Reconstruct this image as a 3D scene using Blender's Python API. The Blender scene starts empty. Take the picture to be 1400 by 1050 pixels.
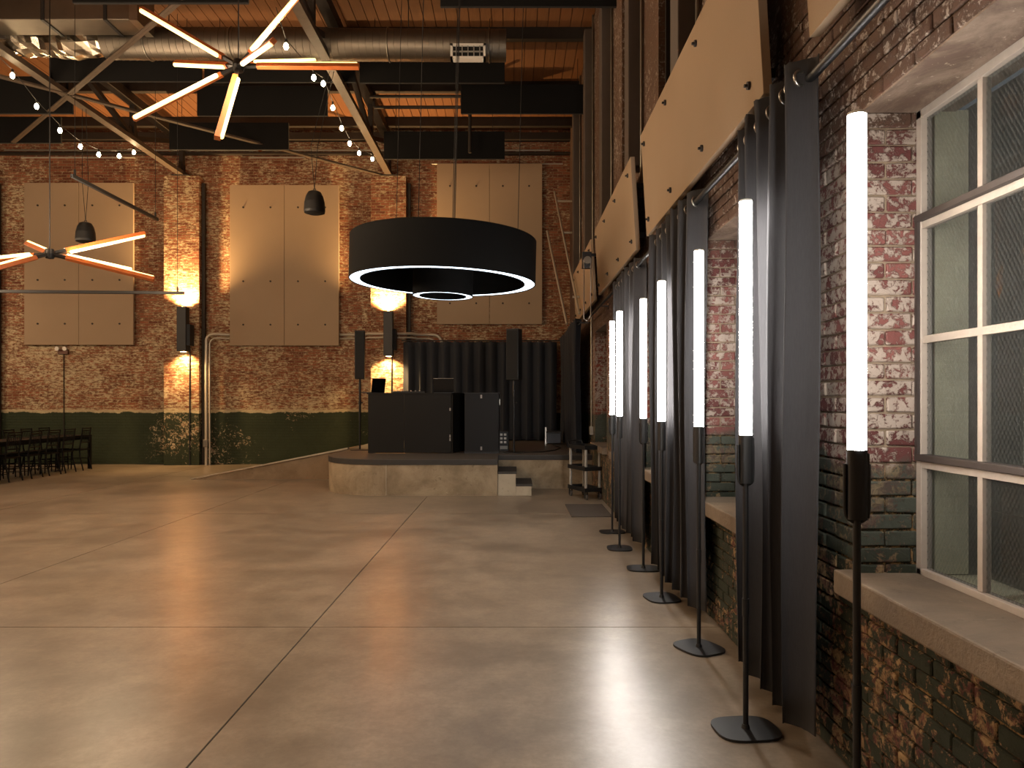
import bpy, bmesh, math, random
from mathutils import Vector, Matrix, Euler

rnd = random.Random(7)
S = bpy.context.scene
C = S.collection
PI = math.pi

# ------------------------------------------------------------------ camera
F, PX, PY, H = 1000.0, 700.0, 548.0, 1.5      # focal in px, principal x, horizon y, eye height
cam_d = bpy.data.cameras.new('camera')
cam = bpy.data.objects.new('camera', cam_d); C.objects.link(cam)
cam.location = (0, 0, H); cam.rotation_euler = (PI/2, 0, 0)
cam_d.sensor_width = 36.0; cam_d.lens = F/1400*36.0
cam_d.shift_y = (PY-525)/1400.0
cam_d.clip_start = 0.05; cam_d.clip_end = 200
S.camera = cam
S.view_settings.view_transform = 'Standard'; S.view_settings.look = 'None'
S.view_settings.gamma = 1.0; S.view_settings.use_curve_mapping = False
S.view_settings.exposure = 0.8

# ------------------------------------------------------------------ world: night sky
w = bpy.data.worlds.new('night'); S.world = w; w.use_nodes = True
w.node_tree.nodes['Background'].inputs[0].default_value = (0.55, 0.72, 0.85, 1)
w.node_tree.nodes['Background'].inputs[1].default_value = 0.06

# ------------------------------------------------------------------ light levels
E_TUBE = 36.0        # white floor tubes
E_STICK = 1.9       # warm chandelier sticks
W_STAR = 165.0      # watts of one star chandelier
E_RING = 2.6        # drum pendant rings
E_SCONCE = 900.0    # sconce spots, watts
E_BULB = 60.0
COL_TUBE = (1.0, 0.93, 0.86)
COL_WARM = (1.0, 0.73, 0.48)
COL_STICK = (1.0, 0.68, 0.20)
COL_SC = (1.0, 0.60, 0.25)

def P(x, y, d):
    """pixel + distance -> point"""
    return Vector(((x-PX)*d/F, d, H+(PY-y)*d/F))

# ------------------------------------------------------------------ node helpers
def lin(c):
    if isinstance(c, str):
        v = [int(c[i:i+2], 16)/255 for i in (0, 2, 4)]
        c = [x/12.92 if x <= .04045 else ((x+.055)/1.055)**2.4 for x in v]
    return (c[0], c[1], c[2], 1.0)

class NT:
    def __init__(s, name):
        s.m = bpy.data.materials.new(name); s.m.use_nodes = True
        s.t = s.m.node_tree; s.b = s.t.nodes['Principled BSDF']; s.out = s.t.nodes['Material Output']
    def n(s, typ, ins=None, **kw):
        x = s.t.nodes.new(typ)
        for k, v in kw.items(): setattr(x, k, v)
        for k, v in (ins or {}).items(): s.set(x.inputs[k], v)
        return x
    def set(s, sock, v):
        if isinstance(v, bpy.types.NodeSocket): s.t.links.new(v, sock)
        elif isinstance(v, bpy.types.Node): s.t.links.new(v.outputs[0], sock)
        else: sock.default_value = v
    def pos(s): return s.n('ShaderNodeNewGeometry').outputs['Position']
    def sep(s, v):
        x = s.n('ShaderNodeSeparateXYZ', {0: v}); return x.outputs
    def comb(s, x, y, z): return s.n('ShaderNodeCombineXYZ', {0: x, 1: y, 2: z}).outputs[0]
    def noise(s, vec, scale, detail=4, rough=.55, dist=0.0):
        return s.n('ShaderNodeTexNoise', {'Vector': vec, 'Scale': scale, 'Detail': detail, 'Roughness': rough, 'Distortion': dist}).outputs[0]
    def ramp(s, f, a, b, lo=0.0, hi=1.0, smooth=True):
        x = s.n('ShaderNodeMapRange', {0: f, 1: a, 2: b, 3: lo, 4: hi})
        x.interpolation_type = 'SMOOTHSTEP' if smooth else 'LINEAR'
        return x.outputs[0]
    def math(s, op, a, b=0.0, clamp=False):
        x = s.n('ShaderNodeMath', {0: a, 1: b}, operation=op); x.use_clamp = clamp; return x.outputs[0]
    def mix(s, f, a, b):
        x = s.n('ShaderNodeMix', data_type='RGBA')
        s.set(x.inputs[0], f); s.set(x.inputs[6], a); s.set(x.inputs[7], b); return x.outputs[2]
    def scale(s, v, k):
        return s.n('ShaderNodeVectorMath', {0: v, 1: k}, operation='MULTIPLY').outputs[0]
    def bump(s, h, strength=.3, dist=.01):
        x = s.n('ShaderNodeBump', {'Height': h, 'Strength': strength, 'Distance': dist})
        s.set(s.b.inputs['Normal'], x.outputs[0]); return x
    def bs(s, **kw):
        names = {'col': 'Base Color', 'rough': 'Roughness', 'metal': 'Metallic', 'spec': 'Specular IOR Level', 'coat': 'Coat Weight', 'sheen': 'Sheen Weight'}
        for k, v in kw.items(): s.set(s.b.inputs[names[k]], v)
        return s.m

M = {}
def plain(name, col, rough=.6, metal=0.0, spec=.5, noise=0.0, nscale=20, bump=0.0):
    t = NT(name); c = lin(col)
    if noise or bump:
        f = t.noise(t.pos(), nscale, 5)
        d = tuple(x*(1-noise) for x in c[:3])+(1,); e = tuple(min(1, x*(1+noise)) for x in c[:3])+(1,)
        t.bs(col=t.mix(f, d, e))
        if bump: t.bump(f, bump, .005)
    else: t.bs(col=c)
    t.bs(rough=rough, metal=metal, spec=spec)
    M[name] = t.m; return t.m

def emit(name, col, strength):
    t = NT(name); t.set(t.b.inputs['Base Color'], (.8, .8, .8, 1))
    t.set(t.b.inputs['Emission Color'], (*col, 1)); t.set(t.b.inputs['Emission Strength'], strength)
    M[name] = t.m; return t.m

plain('black_metal', '17181a', .45, .0, .5, .15, 30)
plain('black_plastic', '141516', .5)
plain('matte_black', '0c0c0c', .85, spec=.15, noise=.2, nscale=12)
plain('booth_black', '14120f', .6, spec=.25, noise=.2, nscale=4)
plain('case_black', '101114', .55, spec=.3)
plain('steel', 'a8a59f', .32, 1.0)
plain('galvanised', '8f8a80', .42, 1.0, noise=.25, nscale=9)
plain('duct_metal', '746d63', .48, 1.0, noise=.15, nscale=6)
plain('alu', 'b5ac9c', .4, .35)
plain('foil', 'd0c8b8', .22, 1.0)
plain('dark_steel', '2b241e', .65, .3, noise=.3, nscale=8)
plain('truss_paint', '463a2f', .6, .0, .4, .35, 10, .1)
plain('column_paint', '4a4039', .7, noise=.2, nscale=6)
plain('white_metal', 'd8d4ca', .5)
plain('grey_post', '9a968d', .45)
plain('wood_orange', 'b5622e', .45, noise=.25, nscale=14)
plain('wood_dark', '5a3320', .5, noise=.25, nscale=14)
plain('dark_wood_chair', '070606', .55, spec=.2)
plain('table_black', '090808', .5, spec=.25)
plain('rug', '4a433c', .95, noise=.2, nscale=60)
plain('tread_dark', '3b3733', .75, noise=.2, nscale=20)
plain('nosing_dark', '2e2b28', .6, noise=.25, nscale=8)
plain('exterior_cream', 'c9c3a4', .9, noise=.25, nscale=14, bump=.5)
plain('exterior_wall', '7c7f78', .9, noise=.4, nscale=3)
plain('exterior_ground', '6b6f5c', .9, noise=.4, nscale=5)
plain('muntin_paint', 'a59a8e', .55, noise=.15, nscale=30, bump=.2)
plain('sash_dark', '3a3330', .55)
plain('screen_dark', '0a0b0d', .25)
plain('laptop_grey', '3a3b3e', .4, .6)
plain('cable_black', '0c0c0c', .6)
plain('grille_dark', '0a0a0a', .8)
plain('rubber', '55504b', .6)
emit('tube_glow', COL_TUBE, E_TUBE)
emit('stick_glow', COL_STICK, E_STICK)
emit('ring_glow', (.72, .87, 1.0), E_RING)
emit('bulb_glow', (1.0, .72, .40), E_BULB)
emit('green_led', (.05, 1, .3), 3)
emit('lens_glow', COL_SC, 30)

def mat_floor():
    t = NT('polished_concrete'); p = t.pos()
    a = t.noise(p, .55, 6, .6, .6); b = t.noise(p, 2.6, 9, .72, .15); c = t.noise(p, 38, 4, .6)
    f = t.math('ADD', t.math('MULTIPLY', a, .55), t.math('MULTIPLY', b, .45))
    col = t.mix(t.ramp(f, .36, .64), lin('6f6456'), lin('9c8e7b'))
    col = t.mix(t.math('MULTIPLY', t.ramp(c, .35, .75), .22), col, lin('5d5145'))
    sc = t.noise(t.scale(p, (14, 3, 1)), 3.0, 6, .7, 1.2)
    sm = t.ramp(sc, .66, .74)
    col = t.mix(t.math('MULTIPLY', sm, .22), col, lin('b3a58f'))
    sp_ = t.noise(p, 9, 8, .8, .2)
    col = t.mix(t.math('MULTIPLY', t.ramp(sp_, .38, .70), .40), col, lin('665b4e'))
    stain = t.ramp(t.noise(t.scale(p, (1, 1.6, 1)), 1.1, 7, .7, .3), .50, .75)
    col = t.mix(t.math('MULTIPLY', stain, .22), col, lin('463d34'))
    r = t.ramp(b, .3, .7, .295, .335)
    t.bs(col=col, rough=r, spec=.5)
    t.bump(t.math('ADD', c, t.math('MULTIPLY', b, .4)), .02, .004)
    M['floor'] = t.m
mat_floor()
plain('joint', '2c251f', .9)

def mat_concrete(name, c1, c2, rough=.85, stain='4a4034'):
    t = NT(name); p = t.pos()
    a = t.noise(p, 2.0, 8, .65, .5); b = t.noise(p, 16, 6, .7, .6); c = t.noise(p, 70, 3)
    col = t.mix(t.ramp(a, .3, .7), lin(c1), lin(c2))
    col = t.mix(t.math('MULTIPLY', t.ramp(b, .58, .72), .6), col, lin(stain))
    col = t.mix(t.math('MULTIPLY', t.ramp(t.noise(p, 7, 8, .7, 1.5), .66, .70), .55), col, lin('c4b8a0'))
    t.bs(col=col, rough=rough, spec=.3)
    t.bump(t.math('ADD', b, t.math('MULTIPLY', c, .4)), .5, .012); M[name] = t.m
mat_concrete('stage_concrete', '7d6e58', 'a3937a')
mat_concrete('ramp_concrete', '75624c', '8c7860')
mat_concrete('step_concrete', 'a59a86', 'b8ad98')
mat_concrete('sill_concrete', '675b4e', '837462', .75)
plain('stage_top', '57534d', .45, noise=.25, nscale=4)

def mat_felt():
    t = NT('felt_panel'); p = t.pos()
    o = t.n('ShaderNodeObjectInfo').outputs['Random']
    a = t.noise(p, 160, 3); b = t.noise(p, 1.2, 4)
    col = t.mix(b, lin('98846c'), lin('a59078'))
    col = t.mix(t.math('MULTIPLY', a, .3), col, lin('86705a'))
    col = t.mix(t.math('MULTIPLY', o, .12), col, lin('8f7a62'))
    t.bs(col=col, rough=.95, spec=.15); t.bump(a, .25, .004); M['felt'] = t.m
mat_felt()

def mat_cloth(name, c1, c2, rough=.9):
    t = NT(name); p = t.pos()
    wv = t.noise(t.scale(p, (60, 60, 8)), 3, 3); b = t.noise(p, .9, 3)
    col = t.mix(t.math('ADD', t.math('MULTIPLY', wv, .5), t.math('MULTIPLY', b, .5)), lin(c1), lin(c2))
    t.bs(col=col, rough=rough, spec=.15, sheen=.08); t.bump(wv, .12, .004); M[name] = t.m
mat_cloth('curtain_grey', '2f2f32', '434345')
mat_cloth('curtain_black', '26292e', '383b41')
mat_cloth('baffle_black', '0b0a0a', '121110')

def mat_plank():
    t = NT('ceiling_plank'); p = t.pos(); o = t.n('ShaderNodeObjectInfo').outputs['Random']
    off = t.n('ShaderNodeVectorMath', {0: t.scale(p, (22, 1.2, 8)), 1: t.comb(0, t.math('MULTIPLY', o, 40), 0)}, operation='ADD').outputs[0]
    g = t.noise(off, 1.5, 6, .65, .6)
    col = t.mix(g, lin('523420'), lin('875a34'))
    col = t.mix(t.math('MULTIPLY', o, .45), col, lin('74492a'))
    kn = t.ramp(t.noise(t.scale(off, (.25, 2.2, 1)), 1.2, 2), .73, .78)
    col = t.mix(t.math('MULTIPLY', kn, .7), col, lin('3a1c0c'))
    t.bs(col=col, rough=.7, spec=.3); M['plank'] = t.m
mat_plank()

def paint_layers(t, p, base, zone):
    """worn paint over brick: whitewash remains, green dado, brown header paint"""
    x, y, z = t.sep(p)
    big = t.noise(p, .42, 4, .6, .3); mid = t.noise(p, 2.2, 7, .68, .7); fine = t.noise(p, 11.0, 8, .75, 1.2)
    mixn = t.math('ADD', t.math('ADD', t.math('MULTIPLY', big, .30), t.math('MULTIPLY', mid, .36)), t.math('MULTIPLY', fine, .34))
    return x, y, z, big, mid, fine, mixn

def mat_end_brick():
    t = NT('end_wall_brick'); p = t.pos(); x, y, z = t.sep(p)
    v = t.comb(t.math('ADD', x, y), z, 0)
    br = t.n('ShaderNodeTexBrick', {'Vector': v, 'Color1': lin('683c2c'), 'Color2': lin('935c42'), 'Mortar': lin('8a7658'),
             'Scale': 1.0, 'Mortar Size': .007, 'Mortar Smooth': .3, 'Bias': -.1, 'Brick Width': .215, 'Row Height': .0665})
    col = br.outputs['Color']
    x, y, z, big, mid, fine, mn = paint_layers(t, p, col, 0)
    rowv = t.noise(t.scale(p, (5, 5, 15)), 1.7, 6, .75)         # paint holds to whole bricks and rows
    wm = t.math('ADD', t.math('MULTIPLY', mn, .5), t.math('MULTIPLY', rowv, .5))
    zc = t.ramp(z, 1.2, 5.5, .0, -.03)                        # thicker whitewash low on the wall
    wm = t.math('ADD', wm, zc)
    white = t.ramp(wm, .468, .548)
    wcol = t.mix(mid, lin('b3a07c'), lin('d6c7a4'))
    col2 = t.mix(t.math('MULTIPLY', white, .88), col, wcol)
    g = t.math('ADD', z, t.math('MULTIPLY', t.math('SUBTRACT', mid, .5), .18))
    green = t.ramp(g, 1.235, 1.215)
    chip = t.ramp(t.math('ADD', t.math('MULTIPLY', big, .55), t.math('MULTIPLY', fine, .45)), .575, .61, 1, 0)
    gcol = t.mix(mid, lin('2a3124'), lin('3d4532'))
    cap = t.math('MULTIPLY', t.ramp(g, 1.20, 1.22), t.ramp(g, 1.30, 1.28))
    col3 = t.mix(t.math('MULTIPLY', cap, .7), col2, lin('c2b490'))
    col3 = t.mix(t.math('MULTIPLY', green, chip), col3, gcol)
    t.bs(col=col3, rough=.9, spec=.2)
    hgt = t.math('ADD', t.math('MULTIPLY', br.outputs['Fac'], -1.0), t.math('MULTIPLY', fine, .6))
    t.bump(hgt, 1.0, .015); M['end_brick'] = t.m
mat_end_brick()

def mat_side_brick(name, textured):
    """bricks of the right wall; textured = far stretch where the courses come from a brick pattern"""
    t = NT(name); p = t.pos(); x, y, z = t.sep(p)
    if textured:
        v = t.comb(t.math('ADD', x, y), z, 0)
        br = t.n('ShaderNodeTexBrick', {'Vector': v, 'Color1': lin('5a2a22'), 'Color2': lin('7e4032'), 'Mortar': lin('8a7a66'),
                 'Scale': 1.0, 'Mortar Size': .007, 'Mortar Smooth': .3, 'Brick Width': .215, 'Row Height': .066})
        base = br.outputs['Color']
    else:
        o = t.n('ShaderNodeObjectInfo').outputs['Random']; isl = t.n('ShaderNodeNewGeometry').outputs['Random Per Island']
        r = t.math('FRACT', t.math('ADD', t.math('MULTIPLY', o, 7.31), t.math('MULTIPLY', isl, 5.7)))
        base = t.mix(r, lin('5a3230'), lin('80504a'))
    x, y, z, big, mid, fine, mn = paint_layers(t, p, base, 0)
    ff = t.noise(p, 22, 8, .78, .35)
    base = t.mix(t.math('MULTIPLY', t.ramp(ff, .4, .7), .35), base, lin('3b201b'))
    # whitewash left in flakes
    wm = t.math('ADD', t.math('MULTIPLY', mn, .45), t.math('MULTIPLY', ff, .55))
    zb = t.math('MULTIPLY', t.ramp(z, 1.25, 1.45), t.ramp(z, 2.2, 2.7, 1, .35))
    thr = t.math('ADD', wm, t.math('MULTIPLY', zb, .028))
    white = t.ramp(thr, .515, .545)
    col = t.mix(t.math('MULTIPLY', white, .85), base, t.mix(mid, lin('998c7f'), lin('b9ada1')))
    # brown paint over the window heads
    hd = t.math('ADD', z, t.math('MULTIPLY', t.math('SUBTRACT', mid, .5), .5))
    brown = t.math('MULTIPLY', t.ramp(hd, 2.45, 2.65), t.ramp(thr, .545, .575, 1, 0))
    col = t.mix(t.math('MULTIPLY', brown, .88), col, t.mix(fine, lin('4a382d'), lin('66503f')))
    # dark green dado, flaked to tan and red under the sills
    g = t.math('ADD', z, t.math('MULTIPLY', t.math('SUBTRACT', mid, .5), .30))
    dado = t.ramp(g, 1.30, 1.24)
    dmix = t.math('ADD', t.math('MULTIPLY', mid, .5), t.math('MULTIPLY', ff, .5))
    chip = t.ramp(dmix, .505, .535)
    chip = t.math('MULTIPLY', chip, t.ramp(z, .95, .70, .35, 1))
    gcol = t.mix(fine, lin('23281f'), lin('3a4034'))
    gl = t.mix(t.ramp(z, .8, 1.0), gcol, t.mix(fine, lin('343a34'), lin('565b50')))
    tan = t.mix(t.ramp(fine, .42, .58), base, lin('ab8f68'))
    dcol = t.mix(chip, gl, tan)
    col = t.mix(dado, col, dcol)
    t.bs(col=col, rough=.75, spec=.3)
    hg = t.math('ADD', t.math('MULTIPLY', ff, .7), t.math('ADD', t.math('MULTIPLY', white, .25), t.math('MULTIPLY', fine, .5)))
    if textured: hg = t.math('SUBTRACT', hg, br.outputs['Fac'])
    t.bump(hg, .8, .012); M[name] = t.m
mat_side_brick('side_brick', False); mat_side_brick('side_brick_far', True)

def mat_mortar():
    t = NT('mortar'); p = t.pos(); x, y, z = t.sep(p)
    f = t.noise(p, 30, 6, .7); m = t.noise(p, 2.2, 7, .68, .7)
    up = t.mix(f, lin('6f6152'), lin('a08f7a'))
    lo = t.mix(t.ramp(f, .45, .6), lin('2b2a22'), lin('8a6f4c'))
    br = t.mix(f, lin('453529'), lin('5f4b3b'))
    col = t.mix(t.ramp(t.math('ADD', z, t.math('MULTIPLY', m, .3)), 1.38, 1.46), lo, up)
    col = t.mix(t.ramp(t.math('ADD', z, t.math('MULTIPLY', m, .5)), 2.75, 3.0), col, br)
    t.bs(col=col, rough=.95, spec=.15); t.bump(f, .6, .01); M['mortar'] = t.m
mat_mortar()

def mat_soffit():
    t = NT('soffit_plaster'); p = t.pos(); f = t.noise(t.scale(p, (1, .6, 1)), 5, 7, .7, .8); g = t.noise(p, 40, 5, .7)
    col = t.mix(t.ramp(f, .35, .65), lin('5f4c40'), lin('8b7a6a'))
    col = t.mix(t.math('MULTIPLY', t.ramp(g, .62, .7), .6), col, lin('b5a896'))
    t.bs(col=col, rough=.7); t.bump(f, .4, .01); M['soffit'] = t.m
mat_soffit()

def mat_glass():
    t = NT('wired_glass'); p = t.pos(); x, y, z = t.sep(p)
    def lines(expr):
        return t.ramp(t.math('ABSOLUTE', t.math('SUBTRACT', t.math('FRACT', expr), .5)), .455, .475)
    k = 52.0
    a = lines(t.math('MULTIPLY', t.math('ADD', y, t.math('MULTIPLY', z, .62)), k))
    b = lines(t.math('MULTIPLY', t.math('SUBTRACT', y, t.math('MULTIPLY', z, .62)), k))
    wire = t.math('MULTIPLY', t.math('MAXIMUM', a, b), .55)
    bp = t.n('ShaderNodeBump', {'Height': t.noise(p, 9, 2), 'Strength': .05, 'Distance': .01})
    fr = t.n('ShaderNodeFresnel', {'IOR': 1.33, 'Normal': bp.outputs[0]})
    tr = t.n('ShaderNodeBsdfTransparent', {0: (.82, .84, .85, 1)})
    bf = t.n('ShaderNodeNewGeometry').outputs['Backfacing']
    frs = t.math('MULTIPLY', fr.outputs[0], t.math('SUBTRACT', 1.0, bf))
    gl = t.n('ShaderNodeBsdfGlossy', {'Roughness': .02, 'Normal': bp.outputs[0]})
    df = t.n('ShaderNodeBsdfDiffuse', {0: lin('6e706c')})
    dust = t.n('ShaderNodeMixShader', {0: .035, 1: tr.outputs[0], 2: df.outputs[0]})
    m1 = t.n('ShaderNodeMixShader', {0: frs, 1: dust.outputs[0], 2: gl.outputs[0]})
    m2 = t.n('ShaderNodeMixShader', {0: wire, 1: m1.outputs[0], 2: df.outputs[0]})
    t.t.links.new(m2.outputs[0], t.out.inputs[0]); M['glass'] = t.m
mat_glass()
def mat_dirty_tube():
    pass

# ------------------------------------------------------------------ mesh builder
class MB:
    def __init__(s): s.v = []; s.f = []; s.sm = []
    def add(s, vs, fs, smooth=False):
        o = len(s.v); s.v += [Vector(q) for q in vs]
        for k, f in enumerate(fs):
            s.f.append([o+i for i in f]); s.sm.append(smooth[k] if isinstance(smooth, list) else smooth)
        return s
    def box(s, x0, x1, y0, y1, z0, z1, mat=None):
        vs = [(x, y, z) for z in (z0, z1) for y in (y0, y1) for x in (x0, x1)]
        if mat is not None: vs = [mat @ Vector(q) for q in vs]
        return s.add(vs, [(0, 2, 3, 1), (4, 5, 7, 6), (0, 1, 5, 4), (2, 6, 7, 3), (0, 4, 6, 2), (1, 3, 7, 5)])
    def bar(s, a, b, w, h, up=(0, 0, 1)):
        """rectangular bar from a to b, width w (sideways), height h (along up)"""
        a = Vector(a); b = Vector(b); d = (b-a).normalized(); u = Vector(up)
        if abs(d.dot(u)) > .99: u = Vector((0, 1, 0))
        r = d.cross(u).normalized(); u = r.cross(d).normalized()
        vs = [p+r*(i*w/2)+u*(j*h/2) for p in (a, b) for (i, j) in ((-1, -1), (1, -1), (1, 1), (-1, 1))]
        return s.add(vs, [(0, 1, 2, 3), (7, 6, 5, 4), (0, 4, 5, 1), (1, 5, 6, 2), (2, 6, 7, 3), (3, 7, 4, 0)])
    def tube(s, pts, r, n=10, caps=True):
        pts = [Vector(q) for q in pts]; rs = r if isinstance(r, (list, tuple)) else [r]*len(pts)
        ring = []; vs = []; fs = []
        d0 = (pts[1]-pts[0]).normalized()
        u = Vector((0, 0, 1)) if abs(d0.z) < .9 else Vector((0, 1, 0))
        for i, q in enumerate(pts):
            if i == 0: d = d0
            elif i == len(pts)-1: d = (pts[i]-pts[i-1]).normalized()
            else: d = ((pts[i]-pts[i-1]).normalized()+(pts[i+1]-pts[i]).normalized()).normalized()
            rt = d.cross(u)
            if rt.length < 1e-5: rt = d.cross(Vector((1, 0, 0)))
            rt.normalize(); u = rt.cross(d).normalized()
            for k in range(n):
                a = 2*PI*k/n; vs.append(q+rt*(math.cos(a)*rs[i])+u*(math.sin(a)*rs[i]))
        for i in range(len(pts)-1):
            for k in range(n):
                k2 = (k+1) % n; fs.append((i*n+k, i*n+k2, (i+1)*n+k2, (i+1)*n+k))
        s.add(vs, fs, True)
        if caps:
            s.add(vs[:n], [tuple(range(n-1, -1, -1))]); s.add(vs[-n:], [tuple(range(n))])
        return s
    def cyl(s, a, b, r, n=14): return s.tube([a, b], r, n)
    def lathe(s, prof, n=32, c=(0, 0, 0), smooth=True):
        """prof: (r,z) outline, revolved about z; each segment smooth round, sharp between"""
        c = Vector(c)
        for (r0, z0), (r1, z1) in zip(prof, prof[1:]):
            vs = []; fs = []
            for (r, z) in ((r0, z0), (r1, z1)):
                for k in range(n):
                    a = 2*PI*k/n; vs.append(c+Vector((r*math.cos(a), r*math.sin(a), z)))
            for k in range(n):
                k2 = (k+1) % n; fs.append((k, k2, n+k2, n+k))
            s.add(vs, fs, smooth)
        return s
    def prism(s, poly, z0, z1, smooth=False):
        n = len(poly)
        vs = [(x, y, z0) for x, y in poly]+[(x, y, z1) for x, y in poly]
        s.add(vs[:n], [tuple(range(n-1, -1, -1))]); s.add(vs[n:], [tuple(range(n))])
        s.add(vs, [(i, (i+1) % n, n+(i+1) % n, n+i) for i in range(n)], smooth); return s
    def torus(s, c, R, r, axis='y', n=18, m=8):
        c = Vector(c); vs = []; fs = []
        for i in range(n):
            a = 2*PI*i/n
            for j in range(m):
                b = 2*PI*j/m; q = (R+r*math.cos(b)); x, y, z = q*math.cos(a), r*math.sin(b), q*math.sin(a)
                if axis == 'x': x, y = y, x
                if axis == 'z': y, z = z, y
                vs.append(c+Vector((x, y, z)))
        for i in range(n):
            for j in range(m):
                fs.append((i*m+j, ((i+1) % n)*m+j, ((i+1) % n)*m+(j+1) % m, i*m+(j+1) % m))
        return s.add(vs, fs, True)
    def mesh(s, name, mat, org=(0, 0, 0)):
        o = Vector(org); me = bpy.data.meshes.new(name)
        me.from_pydata([q-o for q in s.v], [], s.f)
        me.polygons.foreach_set('use_smooth', s.sm)
        if mat: me.materials.append(M[mat])
        me.update(); return me
    def build(s, name, mat, parent=None, org=None, bevel=0.0):
        """world coordinates in; parent's own origin is taken off"""
        if parent is not None: o = worg(parent)
        else: o = Vector(org or (0, 0, 0))
        ob = bpy.data.objects.new(name, s.mesh(name, mat, o)); C.objects.link(ob)
        if parent is not None: ob.parent = parent
        else: ob.location = o
        if bevel:
            b = ob.modifiers.new('edge', 'BEVEL'); b.width = bevel; b.segments = 2; b.limit_method = 'ANGLE'
        return ob

def worg(o):
    v = Vector((0, 0, 0))
    while o is not None: v += Vector(o.location); o = o.parent
    return v

def fixn(ob):
    bm = bmesh.new(); bm.from_mesh(ob.data); bmesh.ops.recalc_face_normals(bm, faces=bm.faces); bm.to_mesh(ob.data); bm.free(); return ob

def tag(o, label=None, cat=None, group=None, kind=None):
    if label: o['label'] = label
    if cat: o['category'] = cat
    if group: o['group'] = group
    if kind: o['kind'] = kind
    return o
def thing(name, label, cat, loc=(0, 0, 0), group=None):
    o = bpy.data.objects.new(name, None); C.objects.link(o); o.location = loc; o.empty_display_size = .1
    return tag(o, label, cat, group)
def empty(name, loc=(0, 0, 0), kind=None, parent=None):
    o = bpy.data.objects.new(name, None); C.objects.link(o); o.location = loc; o.parent = parent; o.empty_display_size = .1
    if kind: o['kind'] = kind
    return o
def part(name, mesh, parent, loc=(0, 0, 0)):
    o = bpy.data.objects.new(name, mesh); C.objects.link(o); o.parent = parent; o.location = loc; return o
def copy_tree(o, parent=None):
    c = o.copy(); C.objects.link(c); c.parent = parent
    for ch in list(o.children): copy_tree(ch, c)
    return c
# ================================================================== THE ROOM
XR, XL, YE, YB, ZD = 1.37, -16.0, 17.3, -7.0, 7.9

# ---- floor: slabs between saw-cut joints
floor = MB().box(XL-.3, XR+.5, YB-.3, YE+.4, -.30, -.012).build('floor', 'joint'); tag(floor, kind='structure')
jx = [XL-.3, -12.77, -9.91, -7.05, -4.19, -1.33, XR+.45]; jy = [YB-.3, -4.85, 0, 4.85, 9.7, 14.55, YE+.35]
for i in range(len(jx)-1):
    for j in range(len(jy)-1):
        gx, gy = .005, .0045
        MB().box(jx[i]+gx, jx[i+1]-gx, jy[j]+gy, jy[j+1]-gy, -.05, 0).build('slab', 'floor', floor)

# ---- end wall with brick pilasters
wall_end = MB().box(XL-.3, XR+.37, YE, YE+.35, -.05, 8.2).build('wall_end', 'end_brick'); tag(wall_end, kind='structure')
for px in (-12.52, -7.70, -2.88):
    MB().box(px-.41, px+.41, YE-.26, YE+.02, 0, 6.74).build('pilaster', 'end_brick')['kind'] = 'structure'
    tag(MB().box(px+.43, px+.50, YE-.16, YE-.09, 0 if px < -4 else .58, 6.6).build('downpipe', 'dark_steel', org=(px+.46, YE-.12, 0)), {-12.52: 'dark square downpipe on the brick wall beyond the long table', -7.70: 'dark square downpipe behind the silver conduits beside the lit pilaster', -2.88: 'dark square downpipe beside the lit pilaster on the stage'}[px], 'downpipe', 'downpipes beside the pilasters')
tag(MB().box(XL, XR, YE-.20, YE, 7.62, 7.78).build('trim_1', 'dark_steel'), kind='structure')
tag(MB().box(XL, XR, YE-.12, YE, 7.30, 7.345).build('trim_2', 'dark_steel'), kind='structure')

# ---- hidden sides of the hall
tag(MB().box(XL-.3, XL, YB, YE, -.05, 8.2).build('wall_left', 'end_brick'), kind='structure')
tag(MB().box(XL-.3, XR+.37, YB-.3, YB, -.05, 8.2).build('wall_rear', 'end_brick'), kind='structure')

# ---- ceiling: plank deck on purlins
ceiling = MB().box(XL-.3, XR+.37, YB-.3, YE+.35, ZD+.035, ZD+.25).build('ceiling', 'wood_dark'); tag(ceiling, kind='structure')
pw = .19; nx = int((XR+12.7)/pw)
for (ya, yb) in ((8.3, 12.58), (12.585, YE)):
    me = MB().box(-pw/2+.006, pw/2-.006, ya, yb, -.03, 0).mesh('plank', 'plank')
    for i in range(nx+1):
        part('plank', me, ceiling, (XR-pw/2-i*pw, 0, ZD+.033+rnd.uniform(-.004, .002)))
MB().box(XL, XR, YB, 8.295, ZD, ZD+.03).build('planking', 'plank', ceiling)
MB().box(XL, XR-pw*(nx+1)-.002, 8.3, YE, ZD, ZD+.03).build('planking', 'plank', ceiling) if XL < XR-pw*(nx+1) else None
for y in (16.55, 14.7, 12.58, 10.3, 8.0, 4, 0, -4):
    MB().box(XL, XR, y-.06, y+.06, ZD-.2, ZD).build('purlin', 'dark_steel', ceiling)

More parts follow.
